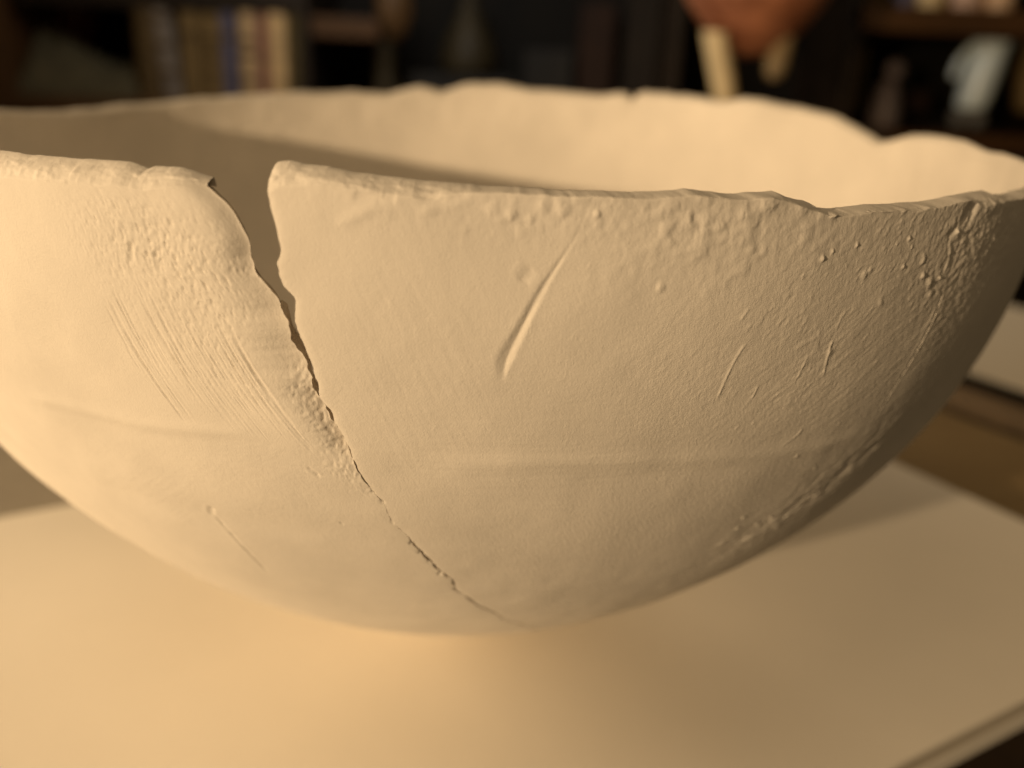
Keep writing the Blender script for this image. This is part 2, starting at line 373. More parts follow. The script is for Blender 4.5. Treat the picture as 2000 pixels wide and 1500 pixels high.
def stroke(D, th, s, pts, w, depth, kind):
    """adds one scratch, groove, ridge or gash to the displacement field D (values in mm)"""
    pts = np.array(pts)
    if len(pts) > 2:                                    # smooth the line
        k = np.linspace(0, len(pts) - 1, (len(pts) - 1) * 4 + 1)
        i = np.arange(len(pts))
        pts = np.stack([np.interp(k, i, pts[:, 0]), np.interp(k, i, pts[:, 1])], 1)
        for _ in range(3):
            pts[1:-1] = (pts[:-2] + 2 * pts[1:-1] + pts[2:]) / 4
    rm = float(prof_r(pts[:, 1].mean()))
    X, Y = pts[:, 0] * rm * 150, s_of_z(pts[:, 1]) * 150
    m = 4 * w + 1
    sel = np.where((th * rm * 150 > X.min() - m) & (th * rm * 150 < X.max() + m) & (s * 150 > Y.min() - m) & (s * 150 < Y.max() + m))
    if len(sel[0]) == 0: return
    x, y = th[sel] * rm * 150, s[sel] * 150
    L = np.concatenate([[0], np.cumsum(np.hypot(np.diff(X), np.diff(Y)))])
    best = np.full(x.shape, 1e9); sgn = np.zeros(x.shape); al = np.zeros(x.shape)
    for k in range(len(X) - 1):
        ex, ey = X[k + 1] - X[k], Y[k + 1] - Y[k]
        l2 = ex * ex + ey * ey + 1e-12
        t = np.clip(((x - X[k]) * ex + (y - Y[k]) * ey) / l2, 0, 1)
        dx, dy = x - X[k] - t * ex, y - Y[k] - t * ey
        d = np.hypot(dx, dy)
        up = d < best
        best = np.where(up, d, best)
        sgn = np.where(up, np.sign(ex * dy - ey * dx), sgn)
        al = np.where(up, (L[k] + t * math.sqrt(l2)) / L[-1], al)
    ends = sstep(0, 0.18, al) * sstep(1, 0.82, al)
    wob = 1 + 0.35 * vnoise(al * L[-1] * 0.9, al * 0 + w * 7, 40)
    if kind == 'ridge':
        v = depth * wob * np.exp(-(best / w) ** 2) * ends
    elif kind == 'groove':
        v = -depth * wob * np.exp(-(best / w) ** 2) * ends + 0.3 * depth * np.exp(-((best - 1.9 * w) / w) ** 2) * ends
    elif kind == 'wheel':
        v = depth * np.exp(-(best / w) ** 2) * ends + depth * 0.9 * sgn * (best / w) * np.exp(-(best / w) ** 2) * ends
    else:                                               # gash: a knife-like gouge that widens downwards
        ww = (0.20 + w * al ** 1.2) * (0.35 + 0.65 * sstep(1.0, 0.80, al))
        dd = depth * (0.07 + 0.93 * sstep(0.05, 0.80, al)) * sstep(1.0, 0.84, al)
        side_w = np.where(sgn > 0, 0.95, 1.25 + 0.9 * sstep(0.65, 1.0, al)) * ww * (1 + 0.10 * vnoise(al * L[-1] * 1.6, best * 3, 48))
        v = -dd * np.clip(1 - best / side_w, 0, 1) ** 1.2 + 0.07 * dd * np.exp(-((best - 1.3 * side_w) / (0.5 * ww + .1)) ** 2)
    D[sel] += v


def relief(th, s, narrow):
    """outward displacement (in R) of the outer face"""
    z = z_of_s(s)
    x, y = th * 150, s * 150                            # millimetres, roughly
    D = 0.16 * fbm(x / 38, y / 38, 1, 2) + 0.07 * fbm(x / 9, y / 9, 3, 2)
    D += 0.008 * fbm(x / 1.9, y / 1.9, 6, 2)
    # throwing marks
    D += 0.05 * vnoise(x / 60, y / 5.5, 8) * sstep(0.9, 0.6, z)
    fine = fbm(x / 0.33, y / 0.33, 12, 2)
    D += 0.0175 * fine * (0.55 + 0.9 * blob(th, s, C_GRAIN, 0.34, 0.22))
    # gritty right flank: sparse lumps, flakes and a fine drag that runs down to the left
    gm = blob(th, s, C_GRIT, 0.27, 0.15) + 0.8 * blob(th, s, (-0.86, 1.00), 0.2, 0.09)
    u, v = x * 0.80 + y * 0.6, -x * 0.6 + y * 0.80
    patch = 0.45 + 0.75 * np.clip(vnoise(x / 11, y / 9, 15) + 0.3, 0, 1)
    D += gm * patch * (0.030 * fbm(u / 1.1, v / 0.6, 14, 3) + 0.15 * np.clip(vnoise(u / 0.95, v / 0.45, 18) - 0.45, 0, 1) + 0.14 * np.clip(vnoise(x / 0.6, y / 0.6, 19) - 0.62, 0, 1))
    D += blob(th, s, (-0.86, 0.97), 0.13, 0.10) * 0.10 * fbm(u / 1.1, v / 0.8, 16, 3)
    # lumps under the rim
    rm = blob(th, s, C_RIMBUMP, 0.22, 0.026) + 0.7 * blob(th, s, (-1.24, 1.00), 0.14, 0.05)
    D += rm * 0.20 * np.clip(fbm(x / 2.6, y / 2.6, 20, 2) - 0.12, 0, 1) + rm * 0.05 * fbm(x / 1.1, y / 1.3, 23, 2)
    # soft combing on the flank
    cm = blob(th, s, (-0.98, 0.85), 0.24, 0.10)
    D += cm * (0.034 * vnoise(u / 6.0, v / 0.50, 24) + 0.022 * vnoise(u / 3.0, v / 0.27, 25))
    # rough patch below the break line on the right
    um = blob(th, s, C_UNDER, 0.16, 0.05, 0.9)
    D += um * (0.20 * fbm(u / 3.4, v / 1.3, 26, 3) - 0.15 * np.clip(vnoise(u / 2.5, v / 1.0, 27), 0, 1))
    # horizontal wiping marks in the middle
    hm = blob(th, s, (-1.42, 0.765), 0.22, 0.09)
    D += hm * (0.022 * vnoise(x / 10, y / 0.45, 28) + 0.012 * vnoise(x / 6, y / 0.24, 30))
    # dragging left of the gash
    vm = blob(th, s, (-1.56, 0.88), 0.09, 0.16)
    D += vm * (0.022 * vnoise((x + y * 0.45) / 0.7, y / 5, 29) + 0.05 * np.clip(vnoise(x / 0.9, y / 1.4, 44) - 0.5, 0, 1))
    if narrow:
        pm = blob(th, s, C_PITTED, 0.075, 0.042, -0.4) + 0.7 * blob(th, s, C_PITTED2, 0.045, 0.065) + 0.3 * blob(th, s, (-1.86, 0.97), 0.05, 0.05)
        D += pm * (-0.45 * np.clip(vnoise((x + .35 * y) / 0.34, y / 0.50, 34) - 0.30, 0, 1) + 0.065 * fbm((x + .35 * y) / 0.42, y / 0.7, 36, 2))
        bs, be = np.array(BRUSH_START), np.array(BRUSH_END)
        # brushed field: fine parallel striations
        kk = np.linspace(0, 1, 12)
        rng = random.Random(3)
        for i in range(95):
            f = rng.random()
            a = np.array([np.interp(f, np.linspace(0, 1, len(bs)), bs[:, q]) for q in (0, 1)])
            b = np.array([np.interp(f + rng.uniform(-.03, .03), np.linspace(0, 1, len(be)), be[:, q]) for q in (0, 1)])
            t0, t1 = rng.uniform(0, 0.5), rng.uniform(0.55, 1.1)
            c = a + (b - a) * np.linspace(t0, t1, 6)[:, None]
            bow = np.sin(np.linspace(t0, t1, 6) * math.pi) * -0.006
            c[:, 0] += bow
            stroke(D, th, s, [tuple(q) for q in c], rng.uniform(0.11, 0.19), rng.uniform(0.03, 0.125), "groove")
        # rounded, slumped lip along the break
        dist = (edge_narrow(z) - th) * 150
        open_ = sstep(0.74, 0.80, z)
        slump = 2.2 + 1.8 * sstep(0.985, 0.93, z) * sstep(0.80, 0.86, z)
        D += open_ * (0.18 * np.exp(-((dist - 7.5) / 3.5) ** 2) - (1.9 + 0.5 * vnoise(y / 4, y * 0, 41)) * np.exp(-(np.maximum(dist, 0) / slump) ** 1.6))
        rough = sstep(0.92, 0.82, z) * sstep(0.69, 0.75, z)
        D += rough * np.exp(-(dist / 4.0) ** 2) * (0.12 * fbm(x / 0.5, y / 0.5, 43, 2) - 0.32 * np.clip(vnoise(x / 0.55, y / 0.6, 46) - 0.2, 0, 1))
        D += blob(th, s, (-1.72, 0.72), 0.12, 0.08) * 0.022 * fbm(x / 0.8, y / 0.5, 47, 2)
    else:
        dist = np.abs(th - edge_wide(z)) * 150
        D += -0.22 * np.exp(-(dist / 0.55) ** 1.2) * sstep(0.70, 0.78, z)
    # shallow crumbling next to the hairline
    ec = np.interp(z, BN[:, 1], BN[:, 0])
    dh = np.abs(th - ec) * np.interp(s, _s, _r) * 150
    D += -0.10 * np.exp(-(dh / 0.8) ** 2) * sstep(0.75, 0.69, z) * (0.6 + 0.6 * vnoise(y / 2.1, y * 0, 45))
    D += blob(th, s, (-1.90, 0.66), 0.10, 0.10) * 0.020 * vnoise(u / 7.0, v / 0.55, 49)
    for pts, w, d, kind, _t in STROKES:
        stroke(D, th, s, pts, w, d, kind)
    for t0, z0, r, h in PIPS:
        x0, y0 = t0 * float(prof_r(z0)) * 150, float(s_of_z(z0)) * 150
        xx, yy = th * float(prof_r(z0)) * 150, y
        sel = np.where((np.abs(xx - x0) < 3 * r) & (np.abs(yy - y0) < 3 * r))
        q = ((xx[sel] - x0) ** 2 + (yy[sel] - y0) ** 2) / r ** 2
        D[sel] += 0.8 * h * np.exp(-q ** 1.4) * (1 + 0.3 * vnoise(xx[sel] / 0.3, yy[sel] / 0.3, 58))
    return D * MM


BACK_T = 1.1505                                         # the notch in the far rim: the other end of the break
S_LOW = float(s_of_z(0.0))


def build_shard(name, narrow, u_stops, rows, parent):
    """u_stops: [(fraction of the way to the far seam, column count)], the break at 0"""
    us = [np.array([0.0])]
    prev = 0.0
    for f, n in u_stops:
        us.append(np.linspace(prev, f, n + 1)[1:])
        prev = f
    us = np.concatenate(us)
    t_end = BACK_T - TWO if narrow else BACK_T
    edge = edge_narrow if narrow else edge_wide
    V, F, base = [], [], 0

    def edge_line(tt):
        """break angle for row fractions tt (0 pole .. 1 rim)"""
        te = np.full(tt.shape, -1.7)
        for _ in range(6):
            S = s_of_z(rim_edge(te))
            te = edge(z_of_s(tt * S))
        return te

    def sheet(us_, tt):
        te = edge_line(tt)
        TH = te[:, None] + us_[None, :] * (t_end - te[:, None])
        S = tt[:, None] * s_of_z(rim_edge(TH))
        return TH, S

    # outer face
    tt = np.concatenate([np.linspace(0, 0.30, 24)[:-1], np.linspace(0.30, 1, rows)])
    TH, S = sheet(us, tt)
    D = relief(TH, S, narrow)
    P = point(TH, S, D)
    # bevelled, broken rim welded to the outer face
    th_top, d_top = TH[-1], D[-1]
    ze, zp = rim_edge(th_top), rim_peak(th_top)
    caps = []
    tx = th_top * 150
    pf = 0.86 - 0.52 * sstep(-0.1, 0.35, np.sin(th_top))          # the far rim is highest near its outer edge
    for k, f in enumerate(np.linspace(0, 1, 25)[1:]):
        ph = f * math.pi / 2
        inn = -pf * WALL * (0.45 * f + 0.55 * (1 - math.cos(ph)))
        zz = ze + (zp - ze) * (0.45 * f + 0.55 * math.sin(ph))
        nz = (0.0013 * fbm(tx / 7 + 3, f * 2.2 + tx / 60, 50, 3) + 0.0011 * fbm(tx / 2.2, f * 3.0 + 9, 52, 3) + 0.0005 * fbm(tx / 0.7, f * 6, 53, 2) + 0.0016 * np.clip(fbm(tx / 1.6, f * 3.2 + 4, 54, 2) - 0.35, 0, 1)) * math.sin(math.pi * min(1, f * 0.9 + .1))
        caps.append(point(th_top, s_of_z(np.minimum(zz, 1.19)), inn + d_top * (1 - f) + nz))
    for f in (0.5, 1.0):
        zz = zp - 0.010 * f ** 1.6
        caps.append(point(th_top, s_of_z(zz), -pf * WALL - (1 - pf) * WALL * f))
    P = np.concatenate([P, np.stack(caps)], 0)
    nr, nc = P.shape[:2]
    V.append(P.reshape(-1, 3)); F.append(grid_faces(nr, nc, base, flip=narrow)); base += nr * nc

    # inner face
    ui = np.concatenate([np.linspace(0, 0.2, 120)[:-1], np.linspace(0.2, 1, 420)]) if not narrow else np.concatenate([np.linspace(0, 0.2, 100)[:-1], np.linspace(0.2, 1, 420)])
    ti = np.linspace(0, 1, 150)
    te = edge_line(ti)
    lean = (-0.007 if narrow else 0.010) * sstep(0.76, 0.84, z_of_s(ti * s_of_z(rim_edge(te))))
    te = te + lean
    THi = te[:, None] + ui[None, :] * (t_end - te[:, None])
    Si = ti[:, None] * s_of_z(rim_peak(THi) - 0.010)
    Di = 0.10 * fbm(THi * 150 / 45, Si * 150 / 30, 55, 2) * MM + 0.35 * MM * fbm(THi * 150 / 10, Si * 150 / 12, 57, 2) * sstep(0.86, 0.99, z_of_s(Si))
    Di[-1] = 0
    Pi = point(THi, Si, -WALL + Di)
    V.append(Pi.reshape(-1, 3)); F.append(grid_faces(len(ti), len(ui), base, flip=not narrow)); base += len(ti) * len(ui)

    # the broken side face at the crack
    cols = 15
    a = P[:len(tt), 0]
    te = edge_line(tt)
    ti_ = te + (-0.007 if narrow else 0.010) * sstep(0.76, 0.84, z_of_s(tt * s_of_z(rim_edge(te))))
    b = point(ti_, tt * s_of_z(rim_peak(ti_) - 0.010), np.full_like(te, -WALL))
    w = np.linspace(0, 1, cols)[None, :, None]
    side = a[:, None] * (1 - w) + b[:, None] * w
    sg = 1 if narrow else -1
    tang = np.stack([-np.sin(te), np.cos(te), te * 0], -1) * sg
    yy = (tt * 220)[:, None] * np.ones((1, cols))
    ww = (np.linspace(0, 1, cols) * 5)[None, :] * np.ones((len(tt), 1))
    bulge = np.sin(np.linspace(0, 1, cols) * math.pi)[None, :] * (0.22 * fbm(ww / 1.3, yy / 1.6, 60, 3) - 0.15) * MM * U
    bulge = np.where((tt > 0.80)[:, None], bulge, 0)
    side = side + tang[:, None, :] * bulge[..., None]
    V.append(side.reshape(-1, 3)); F.append(grid_faces(len(tt), cols, base, flip=not narrow)); base += len(tt) * cols

    n_side = len(F[-1])
    me = raw_mesh(name, np.concatenate(V), F)
    me.materials.append(M_CLAY)
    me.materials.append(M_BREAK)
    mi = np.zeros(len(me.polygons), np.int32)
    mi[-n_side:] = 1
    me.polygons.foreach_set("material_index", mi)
    return link(name, me, M_CLAY, parent)


bowl = empty("broken_bowl", (0, 0, 0), "large pale unglazed clay bowl with jagged rim and open crack, on the white board", "bowl")
wide = build_shard("bowl_shard", False, [(0.02, 70), (0.375, 900), (0.5, 50), (1.0, 240)], 600, bowl)
wide["label"] = "wide shard with a long knife gash and grit"
narrow = build_shard("bowl_shard", True, [(0.135, 430), (0.30, 50), (1.0, 160)], 600, bowl)
narrow["label"] = "shard with brush marks left of the open crack"
_d = CAM_R.T @ (point(np.array([FOCUS[0]]), s_of_z(np.array([FOCUS[1]])), np.array([0.0]))[0] - CAM_C * U)
cam_data.dof.focus_distance = float(-_d[2])

# ------------------------------------------------------------------ board, table and what lies round it
AZ = math.radians(31)
A_, V_ = np.array([math.cos(AZ), math.sin(AZ), 0]), np.array([-math.sin(AZ), math.cos(AZ), 0])


def slab(name, a0, a1, v0, v1, z0, z1, m, parent=None, bevel=0.006):
    """a box along the board's own directions (all in R), edges slightly rounded"""
    bm = bmesh.new()
    vs = []
    for z in (z0, z1):
        for a, v in ((a0, v0), (a1, v0), (a1, v1), (a0, v1)):
            vs.append(bm.verts.new(Vector((A_ * a + V_ * v + np.array([0, 0, z])) * U)))
    for f in ((3, 2, 1, 0), (4, 5, 6, 7), (0, 1, 5, 4), (1, 2, 6, 5), (2, 3, 7, 6), (3, 0, 4, 7)):
        bm.faces.new([vs[i] for i in f])
    if bevel:
        bmesh.ops.bevel(bm, geom=list(bm.edges), offset=bevel * U, segments=2, affect='EDGES', profile=0.5)
    me = bpy.data.meshes.new(name)
    bm.to_mesh(me)
    bm.free()
    return link(name, me, m, parent)


import bmesh
T_Z = -0.083
board = empty("foam_board", (0, 0, T_Z * U), "thick white foam board the bowl stands on, its layered edge showing at the lower right", "board")
slab("paper_face", -2.1, 1.581, -0.8605, 0.830, -0.011, 0.0, M_BOARD, board, 0.003)
slab("foam_layer", -2.099, 1.580, -0.8592, 0.829, -0.042, -0.0112, M_CORE, board, 0.003)
slab("backing_layer", -2.1, 1.581, -0.8605, 0.830, -0.082, -0.0422, M_BOARD, board, 0.004)

tab = empty("wooden_table", (0, 0, -4.9 * U), "dark brown wooden table under the white board, bare to its right", "table")
slab("table_top", -3.4, 2.37, -0.45, 2.5, T_Z - 0.10, T_Z, M_TABLE, tab, 0.01)
slab("edge_trim", 2.47, 2.66, -0.45, 2.5, T_Z - 0.10, T_Z + 0.020, M_TRIM, tab, 0.012)
slab("shadow_strip", 2.3705, 2.4695, -0.45, 2.5, T_Z - 0.09, T_Z - 0.022, M_DARK, tab, 0.0)
for a, v in ((-3.2, -0.25), (2.15, -0.25), (-3.2, 2.3), (2.15, 2.3)):
    slab("leg", a - 0.12, a + 0.12, v - 0.12, v + 0.12, -4.9, T_Z - 0.102, M_DARK, tab, 0.02)

side = empty("side_table", (3.3 * A_[0] * U, 3.3 * A_[1] * U, -4.9 * U), "pale topped side table standing beyond a dark gap right of the bowl", "side table")
slab("table_top", 2.85, 4.2, -1.5, 2.0, T_Z + 0.010, T_Z + 0.022, M_PALE, side, 0.004)
slab("shade_apron", 2.855, 4.19, -1.49, 1.99, T_Z - 0.7, T_Z + 0.0095, M_BACK, side, 0.004)  # near-black panel stands in for the shade in the gap
for a, v in ((2.95, -1.35), (4.05, -1.35), (2.95, 1.85), (4.05, 1.85)):
    slab("leg", a - 0.1, a + 0.1, v - 0.1, v + 0.1, -4.9, T_Z - 0.702, M_DARK, side, 0.01)

mat_ = slab("table_mat", -3.1, -0.35, 0.86, 2.3, T_Z + 0.001, T_Z + 0.02, M_LINEN, None, 0.006)
prop(mat_, "grey brown fabric mat on the table beyond the left edge of the white board", "mat")

# room
def plain_box(name, lo, hi, m, kind=None, parent=None, bevel=0.0):
    bm = bmesh.new()
    bmesh.ops.create_cube(bm, size=1)
    for v in bm.verts:
        v.co = Vector([lo[i] + (v.co[i] + 0.5) * (hi[i] - lo[i]) for i in range(3)])
    if bevel:
        bmesh.ops.bevel(bm, geom=list(bm.edges), offset=bevel, segments=2, affect='EDGES', profile=0.5)
    me = bpy.data.meshes.new(name)
    bm.to_mesh(me)
    bm.free()
    o = link(name, me, m, parent)
    return prop(o, kind=kind)


plain_box("floor", (-3, -2.2, -4.9 * U - 0.05), (3, 2.2, -4.9 * U), M_FLOOR, "structure")
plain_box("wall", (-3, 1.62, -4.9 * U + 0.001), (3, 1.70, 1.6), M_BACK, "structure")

# ------------------------------------------------------------------ the shelves in the background
YB = 8.0                                               # depth of the shelf fronts, in R


def pm(px, py, dy=0.0):
    return at(px, py, YB + dy)


def rect(name, px0, px1, py0, py1, m, parent=None, y0=0.0, y1=1.6, bevel=0.002, kind=None):
    """box whose front face fills a photo rectangle at depth YB + y0 (R) and which runs back to YB + y1"""
    a, b = pm(px0, py1, y0), pm(px1, py0, y0)
    yb = (YB + y1) * U
    return plain_box(name, (a[0], a[1], min(a[2], b[2])), (b[0], yb, max(a[2], b[2])), m, kind, parent, bevel)


def lathe(name, c, prof, m, parent=None, seg=40, tilt=(0, 0), wob=0.0, seed=1):
    """turned shape: prof = [(radius, z)] in metres above c"""
    n = len(prof)
    P = np.array(prof)
    k = np.linspace(0, n - 1, (n - 1) * 5 + 1)
    rr, zz = np.interp(k, np.arange(n), P[:, 0]), np.interp(k, np.arange(n), P[:, 1])
    for _ in range(4):
        rr[1:-1] = (rr[:-2] + 2 * rr[1:-1] + rr[2:]) / 4
        zz[1:-1] = (zz[:-2] + 2 * zz[1:-1] + zz[2:]) / 4
    th = np.linspace(0, TWO, seg + 1)[:-1]
    R = rr[:, None] * (1 + wob * fbm(np.cos(th)[None, :] * 1.5 + 10 + zz[:, None] * 20, np.sin(th)[None, :] * 1.5 + 5, seed, 2))
    X = c[0] + R * np.cos(th) + tilt[0] * zz[:, None]
    Y = c[1] + R * np.sin(th) + tilt[1] * zz[:, None]
    Z = c[2] + np.repeat(zz[:, None], seg, 1)
    V = np.stack([X, Y, Z], -1).reshape(-1, 3)
    me = raw_mesh(name, V, [grid_faces(len(k), seg, 0, False, True)])
    return link(name, me, m, parent)


shelf_z = float(pm(900, 222)[2])
case = empty("bookcase", (0, (YB + 0.8) * U, -4.9 * U), "tall dark wooden bookcase filling the background behind the bowl", "bookcase")
xl, xr = float(pm(-260, 100)[0]), float(pm(2300, 100)[0])
plain_box("shelf_board", (xl, YB * U - 0.01, shelf_z - 0.022), (xr, (YB + 1.75) * U, shelf_z), M_SHELF, None, case, 0.002)
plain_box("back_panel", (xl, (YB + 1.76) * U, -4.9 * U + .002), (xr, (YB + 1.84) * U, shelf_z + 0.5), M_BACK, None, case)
for x0, x1 in ((-12, 30), (588, 606), (1300, 1322), (1640, 1664), (2150, 2180)):
    a, b = pm(x0, 200), pm(x1, 200)
    plain_box("upright", (a[0], YB * U, shelf_z + 0.0002), (b[0], (YB + 1.755) * U, shelf_z + 0.5), M_SHELF if x0 < 100 else M_DARK, None, case, 0.002)
rect("shelf_board", 607, 738, 36, 72, M_SHELF, case, 0.05, 1.7)
rect("shelf_board", 1665, 2149, 27, 58, M_SHELF, case, 0.0, 1.7)
rect("shelf_board", 31, 587, -25, 4, M_DARK, case, 0.02, 1.7)
plain_box("plinth", (xl, YB * U + .02, -4.9 * U + .001), (xr, (YB + 1.7) * U, shelf_z - 0.0225), M_DARK, None, case)

B_BROWN = mat("brown_leather", (0.10, 0.060, 0.020), rough=0.6, var=0.3, scale=60)
B_GREY = mat("worn_grey_cloth", (0.22, 0.175, 0.135), rough=0.8, var=0.35, scale=45)
B_OCHRE = mat("ochre_cloth", (0.20, 0.125, 0.045), rough=0.75, var=0.3, scale=50)
B_BLUE = mat("slate_blue_cloth", (0.13, 0.115, 0.16), rough=0.8, var=0.3, scale=40)
B_TAN = mat("tan_leather", (0.54, 0.36, 0.18), rough=0.55, var=0.25, scale=45)
B_BRIGHT = mat("light_tan_leather", (0.68, 0.45, 0.21), rough=0.5, var=0.2, scale=45)
B_RED = mat("oxblood_leather", (0.30, 0.12, 0.09), rough=0.55, var=0.3, scale=45)
B_OLIVE = mat("dark_olive_cloth", (0.085, 0.058, 0.018), rough=0.8, var=0.3, scale=40)
B_PAGES = mat("aged_page_edges", (0.50, 0.40, 0.26), rough=0.9, var=0.2, scale=200, stretch=(6, 1, 1))
B_GILT = mat("dark_spine_band", (0.10, 0.06, 0.025), rough=0.5, var=0.3, scale=50)


def book(px0, px1, top, m, label, bands, lean=0.0, tint=None):
    a, b = pm(px0, 120), pm(px1, 120)
    w = float(b[0] - a[0])
    h = float(pm((px0 + px1) / 2, top)[2]) - shelf_z
    x = float(a[0])
    y = YB * U + 0.012
    root = empty("book", (x + w / 2, y, shelf_z), label, "book", "old books standing in a row on the shelf")
    dep = 0.13
    # rounded spine and boards
    k = np.linspace(0, math.pi, 13)
    sx, sy = -np.cos(k) * w / 2, -np.sin(k) * w * 0.28
    outline = [(-w / 2, dep)] + list(zip(sx, sy)) + [(w / 2, dep)]
    inner = [(w / 2 - 0.0025, dep)] + [(q[0] * (1 - 0.005 / w), q[1] + 0.003) for q in list(zip(sx, sy))[::-1]] + [(-w / 2 + 0.0025, dep)]
    loop = outline + inner
    n = len(loop)
    V = []
    for z in (0.0004, h):
        for p in loop:
            V.append((p[0] + lean * z, p[1], z))
    F = [[i, (i + 1) % n, n + (i + 1) % n, n + i] for i in range(n)]
    tops = []
    half = len(outline)
    for i in range(half - 1):
        j = n - 1 - i
        tops.append([n + i, n + i + 1, n + j - 1, n + j])
        tops.append([j, j - 1, i + 1, i])
    me = bpy.data.meshes.new("cover")
    me.from_pydata(V, [], F + tops)
    me.update()
    c = link("cover", me, m)
    c.parent = root
    V, F = [], []
    x0, x1 = -w / 2 + 0.0028, w / 2 - 0.0028
    for z in (0.004, h - 0.004):
        for p in ((x0, 0.004), (x1, 0.004), (x1, dep - 0.004), (x0, dep - 0.004)):
            V.append((p[0] + lean * z, p[1], z))
    me = bpy.data.meshes.new("page_block")
    me.from_pydata(V, [], [[3, 2, 1, 0], [4, 5, 6, 7], [0, 1, 5, 4], [1, 2, 6, 5], [2, 3, 7, 6], [3, 0, 4, 7]])
    me.update()
    o = link("page_block", me, B_PAGES)
    o.parent = root
    for f in bands:
        zc = h * f
        hh = 0.0032
        V = []
        for z, g in ((zc - hh, 0), (zc - hh * .4, 1), (zc + hh * .4, 1), (zc + hh, 0)):
            for q in range(13):
                s_ = 1 + 0.05 * g
                V.append((sx[q] * s_ + lean * z, sy[q] * s_ - 0.0018 * g - 0.0002, z))
        F = [[r * 13 + q, r * 13 + q + 1, (r + 1) * 13 + q + 1, (r + 1) * 13 + q] for r in range(3) for q in range(12)]
        me = bpy.data.meshes.new("raised_band")
        me.from_pydata(V, [], F)
        me.update()
        o = link("raised_band", me, tint or B_GILT)
        o.parent = root
    return root


book(262, 309, 14, B_BROWN, "plain dark brown book, first of the row beside the olive cloth", [])
book(313, 347, 8, B_GREY, "worn grey book leaning a little, with darker bands on its spine", [0.30, 0.58, 0.86], lean=-0.10)
book(350, 387, 22, B_OCHRE, "ochre cloth book between the leaning grey book and the brown banded one", [0.75])
book(391, 428, 26, B_OCHRE, "ochre brown book with three dark bands beside the slate blue book", [0.35, 0.55, 0.72], tint=B_BROWN)
book(430, 456, 16, B_BLUE, "slim slate blue book with a brown band", [0.70], tint=B_BROWN)
book(465, 499, 22, B_TAN, "tan leather book with raised bands left of the thin oxblood one", [0.28, 0.54, 0.69])
book(501, 518, 24, B_RED, "thin oxblood red book between two tan leather ones", [0.5])
book(521, 557, 20, B_BRIGHT, "brightest light tan leather book with dark raised bands", [0.27, 0.54, 0.70], tint=B_TAN)
book(560, 585, 20, B_OLIVE, "dark olive book at the right end of the row against the upright", [])

# olive cloth bundle, left
M_CLOTHO = mat("olive_grey_cloth", (0.10, 0.080, 0.042), rough=0.95, var=0.3, scale=25, bump=0.6, bump_scale=120)
n1, n2 = 90, 50
a0, a1 = pm(12, 200), pm(292, 200)
gx = np.linspace(0, 1, n1); gy = np.linspace(0, 1, n2)
hp = np.interp(gx * 280 + 12, [12, 30, 55, 85, 120, 170, 205, 235, 262, 280, 292], [215, 110, 66, 78, 100, 122, 128, 120, 140, 175, 222])
hz = np.array([float(pm(150, p)[2]) - shelf_z for p in hp])
X = a0[0] + gx * (a1[0] - a0[0])
dome = np.sin(gy * math.pi) ** 0.45
Z = shelf_z + 0.001 + np.maximum(hz[:, None] * dome[None, :] * (1 + 0.12 * fbm(gx[:, None] * 9, gy[None, :] * 6, 3, 3)), 0)
Yg = YB * U + 0.015 + gy * 0.15
P = np.stack([np.repeat(X[:, None], n2, 1), np.repeat(Yg[None, :], n1, 0), Z], -1)
cl = link("cloth_bundle", raw_mesh("cloth_bundle", P.reshape(-1, 3), [grid_faces(n1, n2, 0, True)]), M_CLOTHO)
prop(cl, "crumpled olive grey cloth heaped at the left end of the shelf", "cloth")

# red jar hanging into the upper left, on its dark stand
M_REDJ = mat("dark_red_glaze", (0.115, 0.030, 0.010), rough=0.35, var=0.3, scale=20, spec=0.3)
jb = pm(160, 118, 1.15)
jar = empty("red_jar", Vector((jb[0], jb[1], shelf_z)), "dark red tapering jar behind the olive cloth, on a black stand", "jar")
sc_ = float(pm(260, 100, 1.15)[0] - pm(160, 100, 1.15)[0]) / 100
zt = float(jb[2] - shelf_z)
lathe("jar_body", (jb[0], jb[1], jb[2]), [(0.001, 0), (18 * sc_, 0.0), (24 * sc_, 20 * sc_), (42 * sc_, 70 * sc_), (50 * sc_, 120 * sc_), (44 * sc_, 170 * sc_), (28 * sc_, 190 * sc_), (32 * sc_, 205 * sc_)], M_REDJ, jar)
lathe("stand", (jb[0], jb[1], shelf_z + 0.0002), [(0.001, 0), (40 * sc_, 0.0), (40 * sc_, zt * .2), (26 * sc_, zt * .4), (24 * sc_, zt * .97), (.001, zt * .995)], M_DARK, jar)

# carved brown finial and the bell-shaped vase on a black box
M_CARV = mat("carved_brown_wood", (0.135, 0.070, 0.026), rough=0.5, var=0.35, scale=30)
M_OLIVEG = mat("olive_stoneware", (0.040, 0.029, 0.013), rough=0.55, var=0.25, scale=26, spec=0.25)
M_BLACKB = mat("black_box_card", (0.012, 0.010, 0.008), rough=0.6, var=0.3, scale=15)
cb = pm(752, 212, 0.5)
sc2 = float(pm(852, 100, 0.5)[0] - pm(752, 100, 0.5)[0]) / 100
carv = empty("carved_figure", Vector((cb[0], cb[1], shelf_z)), "narrow carved brown wooden figure between the short shelf and the bell shaped vase", "figure")
hh = float(pm(752, 75, 0.5)[2]) - shelf_z
lathe("base", (cb[0], cb[1], shelf_z + .0002), [(0.001, 0), (22 * sc2, 0), (24 * sc2, hh * .25), (17 * sc2, hh * .5), (20 * sc2, hh * .8), (13 * sc2, hh * .98), (.001, hh)], M_OLIVEG, carv, wob=0.15)
